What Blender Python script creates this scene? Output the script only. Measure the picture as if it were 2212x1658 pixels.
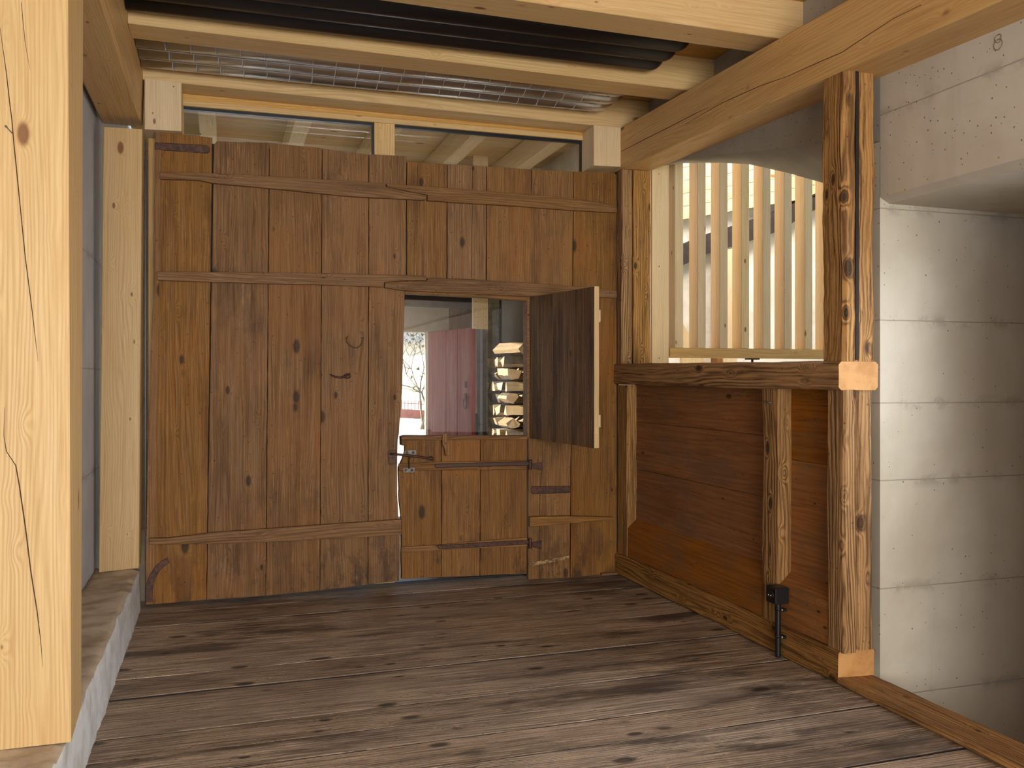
import bpy, bmesh, math, random
from mathutils import Vector, Matrix, noise
random.seed(7)
S = bpy.context.scene
C = S.collection
for o in list(bpy.data.objects): bpy.data.objects.remove(o)

# ------------------------------------------------------------------ camera, world, sun, big lights
F = 1945.0; CX = 1106.0; HY = 815.0; H = 1.4
YAW = math.atan(626 / F); SN, CS = math.sin(YAW), math.cos(YAW)
cd = bpy.data.cameras.new('camera'); cam = bpy.data.objects.new('camera', cd); C.objects.link(cam)
cam.location = (0, 0, H); cam.rotation_euler = (math.pi / 2, 0, -YAW)
cd.sensor_width = 36; cd.lens = 36 * F / 2212; cd.shift_y = (HY - 829) / 2212; cd.clip_end = 200
S.camera = cam
vs = S.view_settings
vs.view_transform = 'Standard'; vs.look = 'None'; vs.exposure = 0.12; vs.gamma = 1; vs.use_curve_mapping = False

w = bpy.data.worlds.new('world'); S.world = w; w.use_nodes = True
wn = w.node_tree; wn.nodes.clear()
sky = wn.nodes.new('ShaderNodeTexSky'); sky.sky_type = 'HOSEK_WILKIE'
sky.turbidity = 3; sky.sun_direction = (-0.93, 0.05, 0.35)
bg = wn.nodes.new('ShaderNodeBackground'); bg.inputs['Strength'].default_value = 7.0
wo = wn.nodes.new('ShaderNodeOutputWorld')
wn.links.new(sky.outputs[0], bg.inputs[0]); wn.links.new(bg.outputs[0], wo.inputs[0])

def light(name, kind, loc, target, energy, color, sx=1, sy=1, spread=180):
    l = bpy.data.lights.new(name, kind); l.energy = energy; l.color = color
    if kind == 'AREA':
        l.shape = 'RECTANGLE'; l.size = sx; l.size_y = sy; l.spread = math.radians(spread)
    o = bpy.data.objects.new(name, l); C.objects.link(o); o.location = loc
    o.rotation_euler = (Vector(target) - Vector(loc)).to_track_quat('-Z', 'Y').to_euler()
    return o
# sun through the opening added in the left passage wall
s = light('sun', 'SUN', (-7.65, 8.1, 4.7), (2.35, 7.55, 1.2), 18, (1, .95, .88)); s.data.angle = math.radians(.6)
# daylight entering through the big opening behind the camera
light('daylight_back', 'AREA', (0.75, -4.92, 1.25), (1.0, 5, 1.7), 400, (1, .975, .935), 2.8, 2.1)
# daylight in the stair room behind the slats and in the passage behind the doors
light('daylight_stair', 'AREA', (5.0, 7.0, 4.3), (4.3, 7.4, 1.5), 130, (1, .97, .95), 1.6, 1.4)
light('daylight_passage', 'AREA', (0.9, 8.9, 2.55), (1.0, 6.5, 1.2), 4, (.86, .92, 1), 2.6, .7)
# window high on the left behind the camera
light('daylight_side', 'AREA', (-0.55, -2.6, 1.9), (2.4, 3.8, 1.2), 55, (.97, .98, 1), 1.3, 1.2)
# cool light added in the recess, outside the frame, to brighten the left side
light('added_recess_light', 'AREA', (3.78, 2.60, 1.3), (-.5, 3.6, .4), 22, (.82, .91, 1), .6, 1.4, 88)

# ------------------------------------------------------------------ pixel -> plane
def ray(px, py):
    u = (px - CX) / F; v = (HY - py) / F
    return Vector((SN + CS * u, CS - SN * u, v))
def PX(px, py, x): d = ray(px, py); return Vector((0, 0, H)) + d * (x / d.x)
def PY(px, py, y): d = ray(px, py); return Vector((0, 0, H)) + d * (y / d.y)
def PZ(px, py, z): d = ray(px, py); return Vector((0, 0, H)) + d * ((z - H) / d.z)

# ------------------------------------------------------------------ materials
class NT:
    def __init__(s, name):
        s.m = bpy.data.materials.new(name); s.m.use_nodes = True
        s.t = s.m.node_tree; s.t.nodes.clear()
        s.out = s.n('ShaderNodeOutputMaterial'); s.b = s.n('ShaderNodeBsdfPrincipled')
        s.l(s.b.outputs[0], s.out.inputs[0])
    def n(s, k, **kw):
        x = s.t.nodes.new(k)
        for a, b in kw.items(): setattr(x, a, b)
        return x
    def l(s, a, b): s.t.links.new(a, b)
    def put(s, v, sock):
        if hasattr(v, 'links'): s.l(v, sock)
        else: sock.default_value = v
    def math(s, op, a, b=0.0, c=0.0, clamp=False):
        x = s.n('ShaderNodeMath', operation=op, use_clamp=clamp)
        s.put(a, x.inputs[0]); s.put(b, x.inputs[1]); s.put(c, x.inputs[2]); return x.outputs[0]
    def vmath(s, op, a, b):
        x = s.n('ShaderNodeVectorMath', operation=op); s.put(a, x.inputs[0]); s.put(b, x.inputs[1]); return x.outputs[0]
    def noise(s, vec, scale=1.0, detail=3, rough=.55, dist=0.0):
        x = s.n('ShaderNodeTexNoise'); s.l(vec, x.inputs['Vector'])
        x.inputs['Scale'].default_value = scale; x.inputs['Detail'].default_value = detail
        x.inputs['Roughness'].default_value = rough; x.inputs['Distortion'].default_value = dist
        return x.outputs['Fac']
    def ramp(s, v, a, b, lo=0.0, hi=1.0, smooth=True):
        x = s.n('ShaderNodeMapRange', interpolation_type='SMOOTHSTEP' if smooth else 'LINEAR')
        s.put(v, x.inputs[0]); x.inputs[1].default_value = a; x.inputs[2].default_value = b
        x.inputs[3].default_value = lo; x.inputs[4].default_value = hi; return x.outputs[0]
    def mix(s, f, a, b, mode='MIX'):
        x = s.n('ShaderNodeMix', data_type='RGBA', blend_type=mode)
        s.put(f, x.inputs[0]); s.put(a, x.inputs[6]); s.put(b, x.inputs[7]); return x.outputs[2]
    def bump(s, h, strength, dist):
        x = s.n('ShaderNodeBump'); x.inputs['Strength'].default_value = strength
        x.inputs['Distance'].default_value = dist; s.l(h, x.inputs['Height']); s.l(x.outputs[0], s.b.inputs['Normal'])
def col(r, g, b):
    f = lambda c: (c / 255 / 12.92) if c / 255 <= .04045 else ((c / 255 + .055) / 1.055) ** 2.4
    return (f(r), f(g), f(b), 1)

_cache = {}
WOOD = dict(
    #            light            ring colour       knot            ring/m ringamt knot  stain colour    stain amt rough bump
    spruce=dict(a=col(218, 188, 138), b=col(186, 148, 98), k=col(112, 66, 34), ring=95, ra=.6, kn=1.0, st=col(208, 168, 112), sa=.45, ro=.5, bu=.10, tone=.05),
    spruce_pale=dict(a=col(228, 204, 160), b=col(204, 166, 116), k=col(112, 66, 34), ring=110, ra=.55, kn=.75, st=col(220, 184, 140), sa=.4, ro=.55, bu=.08, tone=.06),
    spruce_warm=dict(a=col(218, 174, 100), b=col(184, 132, 62), k=col(90, 52, 26), ring=90, ra=.6, kn=1.0, st=col(182, 132, 72), sa=.5, ro=.45, bu=.10, tone=.05),
    old=dict(a=col(138, 98, 52), b=col(96, 63, 30), k=col(46, 30, 20), ring=85, ra=.75, kn=1.15, st=col(78, 50, 26), sa=.6, ro=.6, bu=.25, tone=.09),
    old_dark=dict(a=col(124, 94, 62), b=col(80, 56, 34), k=col(40, 26, 18), ring=85, ra=.75, kn=.8, st=col(58, 40, 26), sa=.8, ro=.6, bu=.25, tone=.1),
    beam=dict(a=col(180, 134, 78), b=col(84, 54, 28), k=col(44, 28, 16), ring=75, ra=1.0, kn=1.1, st=col(92, 60, 32), sa=.75, ro=.68, bu=.55, tone=.08),
    panel=dict(a=col(156, 98, 42), b=col(114, 66, 24), k=col(48, 28, 14), ring=45, ra=.6, kn=.7, st=col(108, 64, 26), sa=.6, ro=.5, bu=.22, tone=.08),
    floor=dict(a=col(194, 172, 150), b=col(100, 86, 74), k=col(36, 30, 28), ring=70, ra=.75, kn=1.2, st=col(80, 66, 56), sa=.7, ro=.55, bu=.6, tone=.12),
    red=dict(a=col(146, 42, 38), b=col(104, 28, 28), k=col(90, 36, 36), ring=80, ra=.4, kn=.2, st=col(170, 120, 116), sa=.5, ro=.6, bu=.2, tone=.06),
    log=dict(a=col(158, 136, 104), b=col(118, 94, 66), k=col(110, 80, 50), ring=160, ra=.4, kn=.2, st=col(190, 160, 120), sa=.4, ro=.7, bu=.3, tone=.2),
    gatered=dict(a=col(168, 92, 80), b=col(150, 74, 62), k=col(90, 36, 36), ring=30, ra=.1, kn=0, st=col(176, 128, 122), sa=.2, ro=.6, bu=.05, tone=.02),
)
def wood(kind, ax):
    key = (kind, ax)
    if key in _cache: return _cache[key]
    d = WOOD[kind]; g = NT('wood_%s_%s' % (kind, ax))
    tc = g.n('ShaderNodeTexCoord'); at = g.n('ShaderNodeAttribute', attribute_name='seed'); oi = g.n('ShaderNodeObjectInfo')
    seed = g.math('ADD', at.outputs['Fac'], oi.outputs['Random'])
    cv = g.n('ShaderNodeCombineXYZ')
    g.l(g.math('MULTIPLY', seed, 17.3), cv.inputs[0]); g.l(g.math('MULTIPLY', seed, 29.7), cv.inputs[1]); g.l(g.math('MULTIPLY', seed, 41.9), cv.inputs[2])
    p = g.vmath('ADD', tc.outputs['Object'], cv.outputs[0])
    sp = g.n('ShaderNodeSeparateXYZ'); g.l(p, sp.inputs[0]); cq = g.n('ShaderNodeCombineXYZ')
    order = {'X': (1, 2, 0), 'Y': (0, 2, 1), 'Z': (0, 1, 2)}[ax]
    for i, j in enumerate(order): g.l(sp.outputs[j], cq.inputs[i])
    q = cq.outputs[0]
    # knots
    vo = g.n('ShaderNodeTexVoronoi'); g.l(g.vmath('MULTIPLY', q, (9, 9, 4.2)), vo.inputs['Vector'])
    vo.inputs['Scale'].default_value = 1
    vd = vo.outputs['Distance']; sc = g.n('ShaderNodeSeparateColor'); g.l(vo.outputs['Color'], sc.inputs[0])
    rad = g.math('MULTIPLY_ADD', g.math('POWER', sc.outputs[0], 2.0), .17 * d['kn'], .02 * d['kn'])
    rel = g.math('DIVIDE', vd, g.math('MAXIMUM', rad, .001))
    knot = g.ramp(rel, .7, 1.15, 1, 0)
    ringk = g.ramp(g.math('ABSOLUTE', g.math('SUBTRACT', rel, 1.0)), 0, .35, .45, 0)
    around = g.ramp(vd, 0, .42, 1, 0)
    # rings
    n1 = g.noise(g.vmath('MULTIPLY', q, (5, 5, .55)), 1, 2, .5)
    n2 = g.noise(g.vmath('MULTIPLY', q, (22, 22, 1.6)), 1, 2, .5)
    s2 = g.n('ShaderNodeSeparateXYZ'); g.l(q, s2.inputs[0])
    base = g.math('MULTIPLY_ADD', s2.outputs[0], .8, g.math('MULTIPLY', s2.outputs[1], .62))
    ph = g.math('MULTIPLY', base, d['ring'])
    ph = g.math('MULTIPLY_ADD', n1, d['ring'] * .13, ph)
    ph = g.math('MULTIPLY_ADD', n2, 1.6, ph)
    ph = g.math('MULTIPLY_ADD', g.math('POWER', around, 2.0), 3.5, ph)
    fr = g.math('FRACT', ph)
    ring = g.math('POWER', g.math('SINE', g.math('MULTIPLY', fr, math.pi)), 3.0)
    ring = g.math('MULTIPLY', ring, g.ramp(g.noise(g.vmath('MULTIPLY', q, (14, 14, .8)), 1, 2), .3, .7, .35, 1))
    fib = g.noise(g.vmath('MULTIPLY', q, (260, 260, 7)), 1, 3, .6)
    fib2 = g.noise(g.vmath('MULTIPLY', q, (55, 55, 1.6)), 1, 3, .6)
    c = g.mix(g.math('MULTIPLY', ring, d['ra']), d['a'], d['b'])
    c = g.mix(g.ramp(fib2, .45, .8, 0, .55), c, d['b'])
    blot = g.noise(g.vmath('MULTIPLY', q, (3.2, 3.2, 1.1)), 1, 4, .62, .3)
    streak = g.noise(g.vmath('MULTIPLY', q, (11, 11, 1.3)), 1, 5, .68, .2)
    stf = g.ramp(g.math('MULTIPLY_ADD', streak, .6, g.math('MULTIPLY', blot, .45)), .49, .68, 0, d['sa'])
    c = g.mix(stf, c, d['st'])
    c = g.mix(g.ramp(fib, .3, .7, .12, 0), c, d['k'])
    if kind in ('old', 'old_dark', 'beam', 'panel', 'floor'):
        # worn pale fibres and dirt specks
        wear = g.math('MULTIPLY', g.ramp(g.noise(g.vmath('MULTIPLY', q, (120, 120, 5)), 1, 4, .7), .55, .68), g.ramp(g.noise(p, 2.6, 4, .65), .45, .62))
        pale = {'floor': col(214, 186, 154), 'panel': col(156, 122, 88)}.get(kind, col(172, 130, 78))
        c = g.mix(g.math('MULTIPLY', wear, .6), c, pale)
        # coarse fibres with dark checks between them
        cf = g.noise(g.vmath('MULTIPLY', q, (85, 85, 3.2)), 1, 5, .72, .15)
        amt = {'floor': .8, 'beam': .85, 'panel': .35}.get(kind, .5)
        c = g.mix(g.ramp(cf, .52, .70, 0, amt), c, d['k'])
        c = g.mix(g.ramp(cf, .47, .30, 0, amt * .55), c, pale)
        if kind == 'panel':
            c = g.mix(g.ramp(g.noise(g.vmath('MULTIPLY', p, (1, 1, 1.6)), 2.6, 7, .72), .46, .64, 0, .6), c, col(118, 88, 62))
        if kind == 'floor':
            cg = g.noise(g.vmath('MULTIPLY', q, (34, 34, 2.6)), 1, 7, .78, .2)
            c = g.mix(g.ramp(cg, .50, .66, 0, .7), c, col(50, 40, 34))
            c = g.mix(g.ramp(cg, .46, .32, 0, .55), c, col(196, 172, 146))
            gr = g.noise(p, 90, 4, .7); c = g.mix(g.ramp(gr, .5, .68, 0, .4), c, col(60, 50, 42))
            c = g.mix(g.ramp(g.noise(g.vmath('MULTIPLY', p, (.9, 3.2, 1)), 1, 6, .70), .50, .64, 0, .85), c, col(44, 37, 34))
            c = g.mix(g.ramp(g.noise(p, 1.1, 4, .6), .42, .6, 0, .35), c, col(112, 96, 84))
        if kind == 'old' and ax == 'Z':
            sz = g.n('ShaderNodeSeparateXYZ'); g.l(tc.outputs['Object'], sz.inputs[0])
            low = g.ramp(sz.outputs[2], .02, .55, 1, 0, False)
            dn = g.noise(g.vmath('MULTIPLY', p, (1, 1, .45)), 7, 6, .72)
            c = g.mix(g.math('MULTIPLY', g.math('MULTIPLY', low, g.ramp(dn, .5, .62)), .8), c, col(52, 38, 28))
            dn2 = g.noise(g.vmath('MULTIPLY', p, (1, 1, .6)), 2.2, 6, .7)
            c = g.mix(g.ramp(dn2, .54, .68, 0, .5), c, col(80, 54, 32))
            c = g.mix(g.ramp(g.noise(p, 1.2, 4, .6), .5, .66, 0, .35), c, col(148, 94, 42))
        speck = g.ramp(g.noise(p, 60, 2, .5), .70, .78)
        c = g.mix(g.math('MULTIPLY', speck, .5), c, d['k'])
        # a few nail holes
        v2 = g.n('ShaderNodeTexVoronoi'); g.l(p, v2.inputs['Vector']); v2.inputs['Scale'].default_value = 16
        c = g.mix(g.math('MULTIPLY', g.ramp(v2.outputs['Distance'], .05, .09, 1, 0), .7), c, d['k'])
    c = g.mix(g.math('MULTIPLY', ringk, 1.0), c, d['b'])
    c = g.mix(g.math('MULTIPLY', knot, .85), c, d['k'])
    # per-piece tone
    tf = g.n('ShaderNodeTexWhiteNoise', noise_dimensions='1D'); g.l(seed, tf.inputs['W'])
    g.b.inputs['Specular IOR Level'].default_value = .25 if kind in ('old', 'old_dark', 'beam', 'panel') else .4
    hs = g.n('ShaderNodeHueSaturation'); g.l(c, hs.inputs['Color'])
    g.l(g.ramp(tf.outputs['Value'], 0, 1, 1 - d['tone'] * 1.3, 1 + d['tone'], False), hs.inputs['Value'])
    sc2 = g.n('ShaderNodeSeparateColor'); g.l(tf.outputs['Color'], sc2.inputs[0])
    g.l(g.ramp(sc2.outputs[1], 0, 1, .9, 1.08, False), hs.inputs['Saturation'])
    g.l(hs.outputs[0], g.b.inputs['Base Color'])
    g.l(g.ramp(fib2, .3, .7, d['ro'] - .08, d['ro'] + .12), g.b.inputs['Roughness'])
    hgt = g.math('MULTIPLY_ADD', ring, -.5, g.math('MULTIPLY', fib2, 1.6))
    hgt = g.math('MULTIPLY_ADD', fib, .7, hgt); hgt = g.math('MULTIPLY_ADD', knot, .5, hgt)
    if kind in ('floor', 'beam'): hgt = g.math('MULTIPLY_ADD', streak, 3.0, hgt)
    g.bump(hgt, min(1, d['bu'] * 1.6), .004 if kind in ('floor', 'beam') else .0025)
    _cache[key] = g.m; return g.m

def plain(name, c, rough=.5, metal=0.0, var=.12, scale=12, bump=.1, alt=None, bscale=60):
    if name in _cache: return _cache[name]
    g = NT(name); tc = g.n('ShaderNodeTexCoord')
    n = g.noise(tc.outputs['Object'], scale, 5, .65)
    d = alt or tuple(x * (1 - var * 2.2) for x in c[:3]) + (1,)
    g.l(g.mix(g.ramp(n, .38, .66), c, d), g.b.inputs['Base Color'])
    g.b.inputs['Roughness'].default_value = rough; g.b.inputs['Metallic'].default_value = metal
    if bump: g.bump(g.noise(tc.outputs['Object'], bscale, 4, .6), bump, .003)
    _cache[name] = g.m; return g.m

def concrete(name, c1, c2, lines=(), sc=1.0):
    g = NT(name); tc = g.n('ShaderNodeTexCoord'); p = tc.outputs['Object']
    a = g.noise(p, 1.3 * sc, 6, .62, .4); b = g.noise(p, 9 * sc, 5, .7); d = g.noise(p, 160, 2, .5)
    c = g.mix(g.ramp(a, .36, .66), c1, c2)
    c = g.mix(g.ramp(b, .45, .75, 0, .35), c, tuple(x * .8 for x in c1[:3]) + (1,))
    st = g.noise(g.vmath('MULTIPLY', p, (9, 9, .8)), 1, 4, .6)
    c = g.mix(g.ramp(st, .5, .75, 0, .3), c, tuple(x * .86 for x in c2[:3]) + (1,))
    vo = g.n('ShaderNodeTexVoronoi'); g.l(p, vo.inputs['Vector']); vo.inputs['Scale'].default_value = 38
    s3 = g.n('ShaderNodeSeparateColor'); g.l(vo.outputs['Color'], s3.inputs[0])
    pore = g.ramp(g.math('DIVIDE', vo.outputs['Distance'], g.math('MULTIPLY_ADD', g.math('POWER', s3.outputs[0], 3.6), .17, .0)), .7, 1.1, 1, 0)
    c = g.mix(g.math('MULTIPLY', pore, .75), c, col(66, 56, 46))
    s = g.n('ShaderNodeSeparateXYZ'); g.l(p, s.inputs[0]); z = s.outputs[2]
    wob = g.noise(p, 7, 3, .6); z = g.math('MULTIPLY_ADD', g.math('SUBTRACT', wob, .5), .006, z)
    tot = None
    for i, zl in enumerate(lines):
        dd = g.math('ABSOLUTE', g.math('SUBTRACT', z, zl))
        k = g.ramp(dd, .0015, .004, 1, 0)
        halo = g.math('MULTIPLY', g.ramp(dd, 0, .05, .42, 0), g.ramp(g.noise(p, 5 + i, 5, .7), .47, .62))
        k = g.math('MAXIMUM', g.math('MULTIPLY', k, .5), g.math('MULTIPLY', halo, .85))
        tot = k if tot is None else g.math('MAXIMUM', tot, k)
    h = g.math('MULTIPLY_ADD', pore, -2, g.math('MULTIPLY_ADD', b, .6, g.math('MULTIPLY', d, .3)))
    if tot is not None:
        c = g.mix(tot, c, col(96, 86, 72)); h = g.math('MULTIPLY_ADD', tot, -1.5, h)
    g.l(c, g.b.inputs['Base Color']); g.b.inputs['Roughness'].default_value = .72
    g.bump(h, .35, .003)
    return g.m

M = {}
M['conc_r'] = concrete('concrete_jamb', col(198, 190, 174), col(182, 172, 154), (-.09, .414, .918, 1.28, 1.668, 2.19))
M['conc_w'] = concrete('concrete_wall', col(204, 196, 180), col(188, 178, 160), (2.62, 2.9))
M['conc_l'] = concrete('concrete_left', col(196, 200, 208), col(178, 182, 192), (.95, 1.55, 2.2))
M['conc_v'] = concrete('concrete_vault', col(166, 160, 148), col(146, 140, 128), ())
M['stone'] = plain('ledge_stone', col(222, 224, 224), .85, 0, .1, 7, .9, col(196, 194, 190), 45)
M['mortar'] = plain('ledge_top_mortar', col(196, 180, 158), .9, 0, .1, 5, .9, col(166, 148, 126), 30)
M['plaster'] = plain('white_plaster', col(236, 230, 218), .9, 0, .05, 3, .5, col(214, 206, 190), 18)
M['iron'] = plain('rusty_iron', col(88, 58, 44), .55, .5, .3, 40, .3, col(54, 40, 36), 120)
M['iron_dark'] = plain('dark_iron', col(62, 52, 50), .5, .6, .3, 40, .3, col(82, 50, 38), 120)
M['zinc'] = plain('zinc_plate', col(118, 124, 120), .5, .6, .15, 50, .2, col(90, 84, 74), 120)
M['paintiron'] = plain('flaked_painted_iron', col(168, 142, 88), .6, .1, .1, 45, .3, col(84, 48, 36), 120)
M['black'] = plain('black_enamel', col(30, 25, 25), .38, .2, .1, 4, .0)
M['blackplastic'] = plain('black_plastic', col(14, 14, 17), .42, 0, .1, 4, .05)
M['steel'] = plain('polished_sheet_metal', col(206, 208, 212), .3, 1.0, .05, 6, .03)
M['wire'] = plain('guard_wire', col(228, 232, 240), .3, .35, .05, 6, 0)  # pale and barely metallic: heater highlights put into the wire colour
M['gasket'] = plain('window_gasket', col(20, 24, 32), .35, 0, .1, 6, 0)
M['dark'] = plain('dark_wood_void', col(30, 20, 14), .8, 0, .1, 6, 0)
M['ground'] = plain('sunlit_paving', col(214, 208, 196), .9, 0, .08, 3, .2)
M['facade'] = plain('rendered_facade', col(240, 236, 228), .9, 0, .06, 2, .2)
M['roof'] = plain('grey_roof', col(120, 122, 126), .8, 0, .1, 4, .2)
M['bark'] = plain('log_bark', col(92, 76, 58), .9, 0, .2, 18, .9, col(58, 48, 38), 50)
M['twig'] = plain('twig', col(122, 108, 84), .8, 0, .2, 20, .2)
M['leaf'] = plain('olive_leaf', col(110, 112, 74), .8, 0, .2, 20, .2)
M['barrel'] = plain('dark_blue_plastic', col(58, 62, 74), .5, 0, .1, 3, .1)
M['rope'] = plain('frayed_rope', col(96, 76, 52), .9, 0, .2, 60, .4)
def glassmat():
    g = NT('window_glass'); g.t.nodes.remove(g.b)
    tr = g.n('ShaderNodeBsdfTransparent'); tr.inputs[0].default_value = (.96, .97, .97, 1)
    gl = g.n('ShaderNodeBsdfGlossy'); gl.inputs['Roughness'].default_value = .0; gl.inputs[0].default_value = (.95, .96, 1, 1)
    fr = g.n('ShaderNodeFresnel'); fr.inputs[0].default_value = 1.5
    mx = g.n('ShaderNodeMixShader'); g.l(g.math('MULTIPLY', fr.outputs[0], 1.0, clamp=True), mx.inputs[0])
    g.l(tr.outputs[0], mx.inputs[1]); g.l(gl.outputs[0], mx.inputs[2]); g.l(mx.outputs[0], g.out.inputs[0]); return g.m
M['glass'] = glassmat()

# ------------------------------------------------------------------ mesh helpers
class BM:
    def __init__(s): s.b = bmesh.new(); s.L = s.b.faces.layers.float.new('seed')
    def mark(s, faces, seed, mi=0):
        for f in faces: f[s.L] = seed; f.material_index = mi
    def prism(s, pts, vec, seed=None, mi=0):
        seed = random.random() if seed is None else seed
        a = [s.b.verts.new(p) for p in pts]; b = [s.b.verts.new(Vector(p) + Vector(vec)) for p in pts]
        fs = [s.b.faces.new(a), s.b.faces.new(b[::-1])]
        n = len(a)
        for i in range(n): fs.append(s.b.faces.new((a[i], b[i], b[(i + 1) % n], a[(i + 1) % n])))
        s.mark(fs, seed, mi); return fs
    def box(s, x0, x1, y0, y1, z0, z1, seed=None, mi=0):
        return s.prism([(x0, y0, z0), (x1, y0, z0), (x1, y1, z0), (x0, y1, z0)], (0, 0, z1 - z0), seed, mi)
    def timber(s, A, B, ch=.006, seg=1, amp=0.0, fq=5.0, side=1, seed=None, capmi=0, mi=0):
        A = [Vector(p) for p in A]; B = [Vector(p) for p in B]
        seed = random.random() if seed is None else seed
        off = Vector((seed * 13, seed * 7, seed * 3)); rings = []
        for k in range(seg + 1):
            t = k / seg; c = [A[i].lerp(B[i], t) for i in range(4)]; ring = []
            for i in range(4):
                P, Q, R = c[i - 1], c[i], c[(i + 1) % 4]
                ring.append(Q + (P - Q).normalized() * ch); ring.append(Q + (R - Q).normalized() * ch)
                for j in range(1, side): ring.append(Q.lerp(R, j / side))
            if amp:
                cen = sum(ring, Vector()) / len(ring)
                ring = [p + noise.noise_vector(p * fq + off) * amp + noise.noise_vector(p * fq * 4 + off) * amp * .4 for p in ring]
            rings.append([s.b.verts.new(p) for p in ring])
        fs = []
        n = len(rings[0])
        for k in range(seg):
            for i in range(n): fs.append(s.b.faces.new((rings[k][i], rings[k + 1][i], rings[k + 1][(i + 1) % n], rings[k][(i + 1) % n])))
        s.mark(fs, seed, mi)
        caps = [s.b.faces.new(rings[0][::-1]), s.b.faces.new(rings[-1])]; s.mark(caps, seed, capmi)
        return fs
    def tbox(s, x0, x1, y0, y1, z0, z1, ax='X', **kw):
        if ax == 'X': f = lambda x: [(x, y0, z0), (x, y1, z0), (x, y1, z1), (x, y0, z1)]; return s.timber(f(x0), f(x1), **kw)
        if ax == 'Y': f = lambda y: [(x0, y, z0), (x0, y, z1), (x1, y, z1), (x1, y, z0)]; return s.timber(f(y0), f(y1), **kw)
        f = lambda z: [(x0, y0, z), (x1, y0, z), (x1, y1, z), (x0, y1, z)]; return s.timber(f(z0), f(z1), **kw)
    def tube(s, pts, r, n=8, seed=0, cap=True, mi=0):
        pts = [Vector(p) for p in pts]; rings = []
        rs = r if isinstance(r, (list, tuple)) else [r] * len(pts)
        prev = None
        for i, p in enumerate(pts):
            t = (pts[min(i + 1, len(pts) - 1)] - pts[max(i - 1, 0)]).normalized()
            if prev is None: u = t.orthogonal().normalized()
            else: u = (prev - t * prev.dot(t)).normalized()
            prev = u; v = t.cross(u)
            rings.append([s.b.verts.new(p + (u * math.cos(2 * math.pi * k / n) + v * math.sin(2 * math.pi * k / n)) * rs[i]) for k in range(n)])
        fs = []
        for a, b in zip(rings, rings[1:]):
            for k in range(n): fs.append(s.b.faces.new((a[k], b[k], b[(k + 1) % n], a[(k + 1) % n])))
        if cap: fs += [s.b.faces.new(rings[0][::-1]), s.b.faces.new(rings[-1])]
        for f in fs: f.smooth = True
        s.mark(fs, seed, mi); return fs
    def cyl(s, p0, p1, r, n=14, seed=0, mi=0):
        fs = s.tube([p0, p1], r, n, seed, True, mi)
        for f in fs[-2:]: f.smooth = False
def build(name, B, mats, parent=None, bevel=0.0, origin=True, loc=None):
    me = bpy.data.meshes.new(name); bmesh.ops.recalc_face_normals(B.b, faces=B.b.faces[:])
    B.b.to_mesh(me); B.b.free()
    for m in (mats if isinstance(mats, (list, tuple)) else [mats]): me.materials.append(m)
    o = bpy.data.objects.new(name, me); C.objects.link(o)
    if parent is not None:
        o.parent = parent
        me.transform(Matrix.Translation(-parent.location))
    elif origin:
        xs = [v.co.x for v in me.vertices]; ys = [v.co.y for v in me.vertices]; zs = [v.co.z for v in me.vertices]
        c = Vector(((min(xs) + max(xs)) / 2, (min(ys) + max(ys)) / 2, min(zs)))
        me.transform(Matrix.Translation(-c)); o.location = c
    if bevel:
        m = o.modifiers.new('bevel', 'BEVEL'); m.width = bevel; m.segments = 2; m.limit_method = 'ANGLE'; m.angle_limit = math.radians(40)
    return o
def tag(o, label, cat, group=None, kind=None):
    o['label'] = label; o['category'] = cat
    if group: o['group'] = group
    if kind: o['kind'] = kind
    return o
def empty(name, loc, label, cat, group=None, kind=None):
    o = bpy.data.objects.new(name, None); C.objects.link(o); o.location = loc; o.empty_display_size = .1
    return tag(o, label, cat, group, kind)

DY = 5.90   # front face of the barn doors
def jag(pts, step=.05, amp=.002):
    out = []
    n = len(pts)
    for i in range(n):
        a, b = Vector(pts[i]), Vector(pts[(i + 1) % n]); L = (b - a).length; k = max(1, int(L / step))
        for j in range(k):
            p = a.lerp(b, j / k)
            if j: p = p + Vector((random.uniform(-amp, amp), 0, random.uniform(-amp, amp)))
            out.append(p)
    return out
def dq(B, px, y=DY, d=.035, seed=None, mi=0, jg=0.0, step=.06):   # polygon given in photo pixels, standing in the plane Y = y
    pts = [PY(a, b, y) for a, b in px]
    if jg: pts = jag(pts, step, jg)
    return B.prism(pts, (0, d, 0), seed, mi)

# ------------------------------------------------------------------ floor
b = BM()
ys = [6.12, 5.78, 5.47, 5.05, 4.78, 4.54, 4.28, 4.05, 3.82, 3.60, 3.40, 3.17, 2.93, 2.70, 2.44, 2.15, 1.8, 1.45, 1.1, .75, .4, 0, -.4, -.8, -1.2, -1.6, -2.0, -2.5, -3.1, -3.7, -4.3, -5.0]
for i in range(len(ys) - 1):
    y1, y0 = ys[i], ys[i + 1]; sk = .03
    strong = y0 in (5.05, 3.82, 3.40, 2.70)
    g = .006 if strong else .002
    zt = random.uniform(-.004, .001)
    x0, x1 = -.50, 2.72
    f = lambda x, dz: [(x, y0 + g + (x - 1) * .012, -.05), (x, y1 - g + (x - 1) * .012, -.05), (x, y1 - g + (x - 1) * .012, zt + dz), (x, y0 + g + (x - 1) * .012, zt + dz * .6)]
    b.timber(f(x0, random.uniform(-.003, .002)), f(x1, random.uniform(-.003, .002)), ch=.0025, seg=60, amp=.0022, fq=2.2, side=4, seed=random.random())
for f in b.b.faces:
    f.normal_update()
    if abs(f.normal.z) < .6: f.material_index = 1
b.box(-.5, 2.72, -5.0, 6.1, -.12, -.055, seed=.3, mi=1)
fl = build('floor', b, [wood('floor', 'X'), M['dark']])
for p in fl.data.polygons: p.use_smooth = False
tag(fl, 'worn dark brown floor of wide old wooden planks', 'floor', kind='structure')

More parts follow.
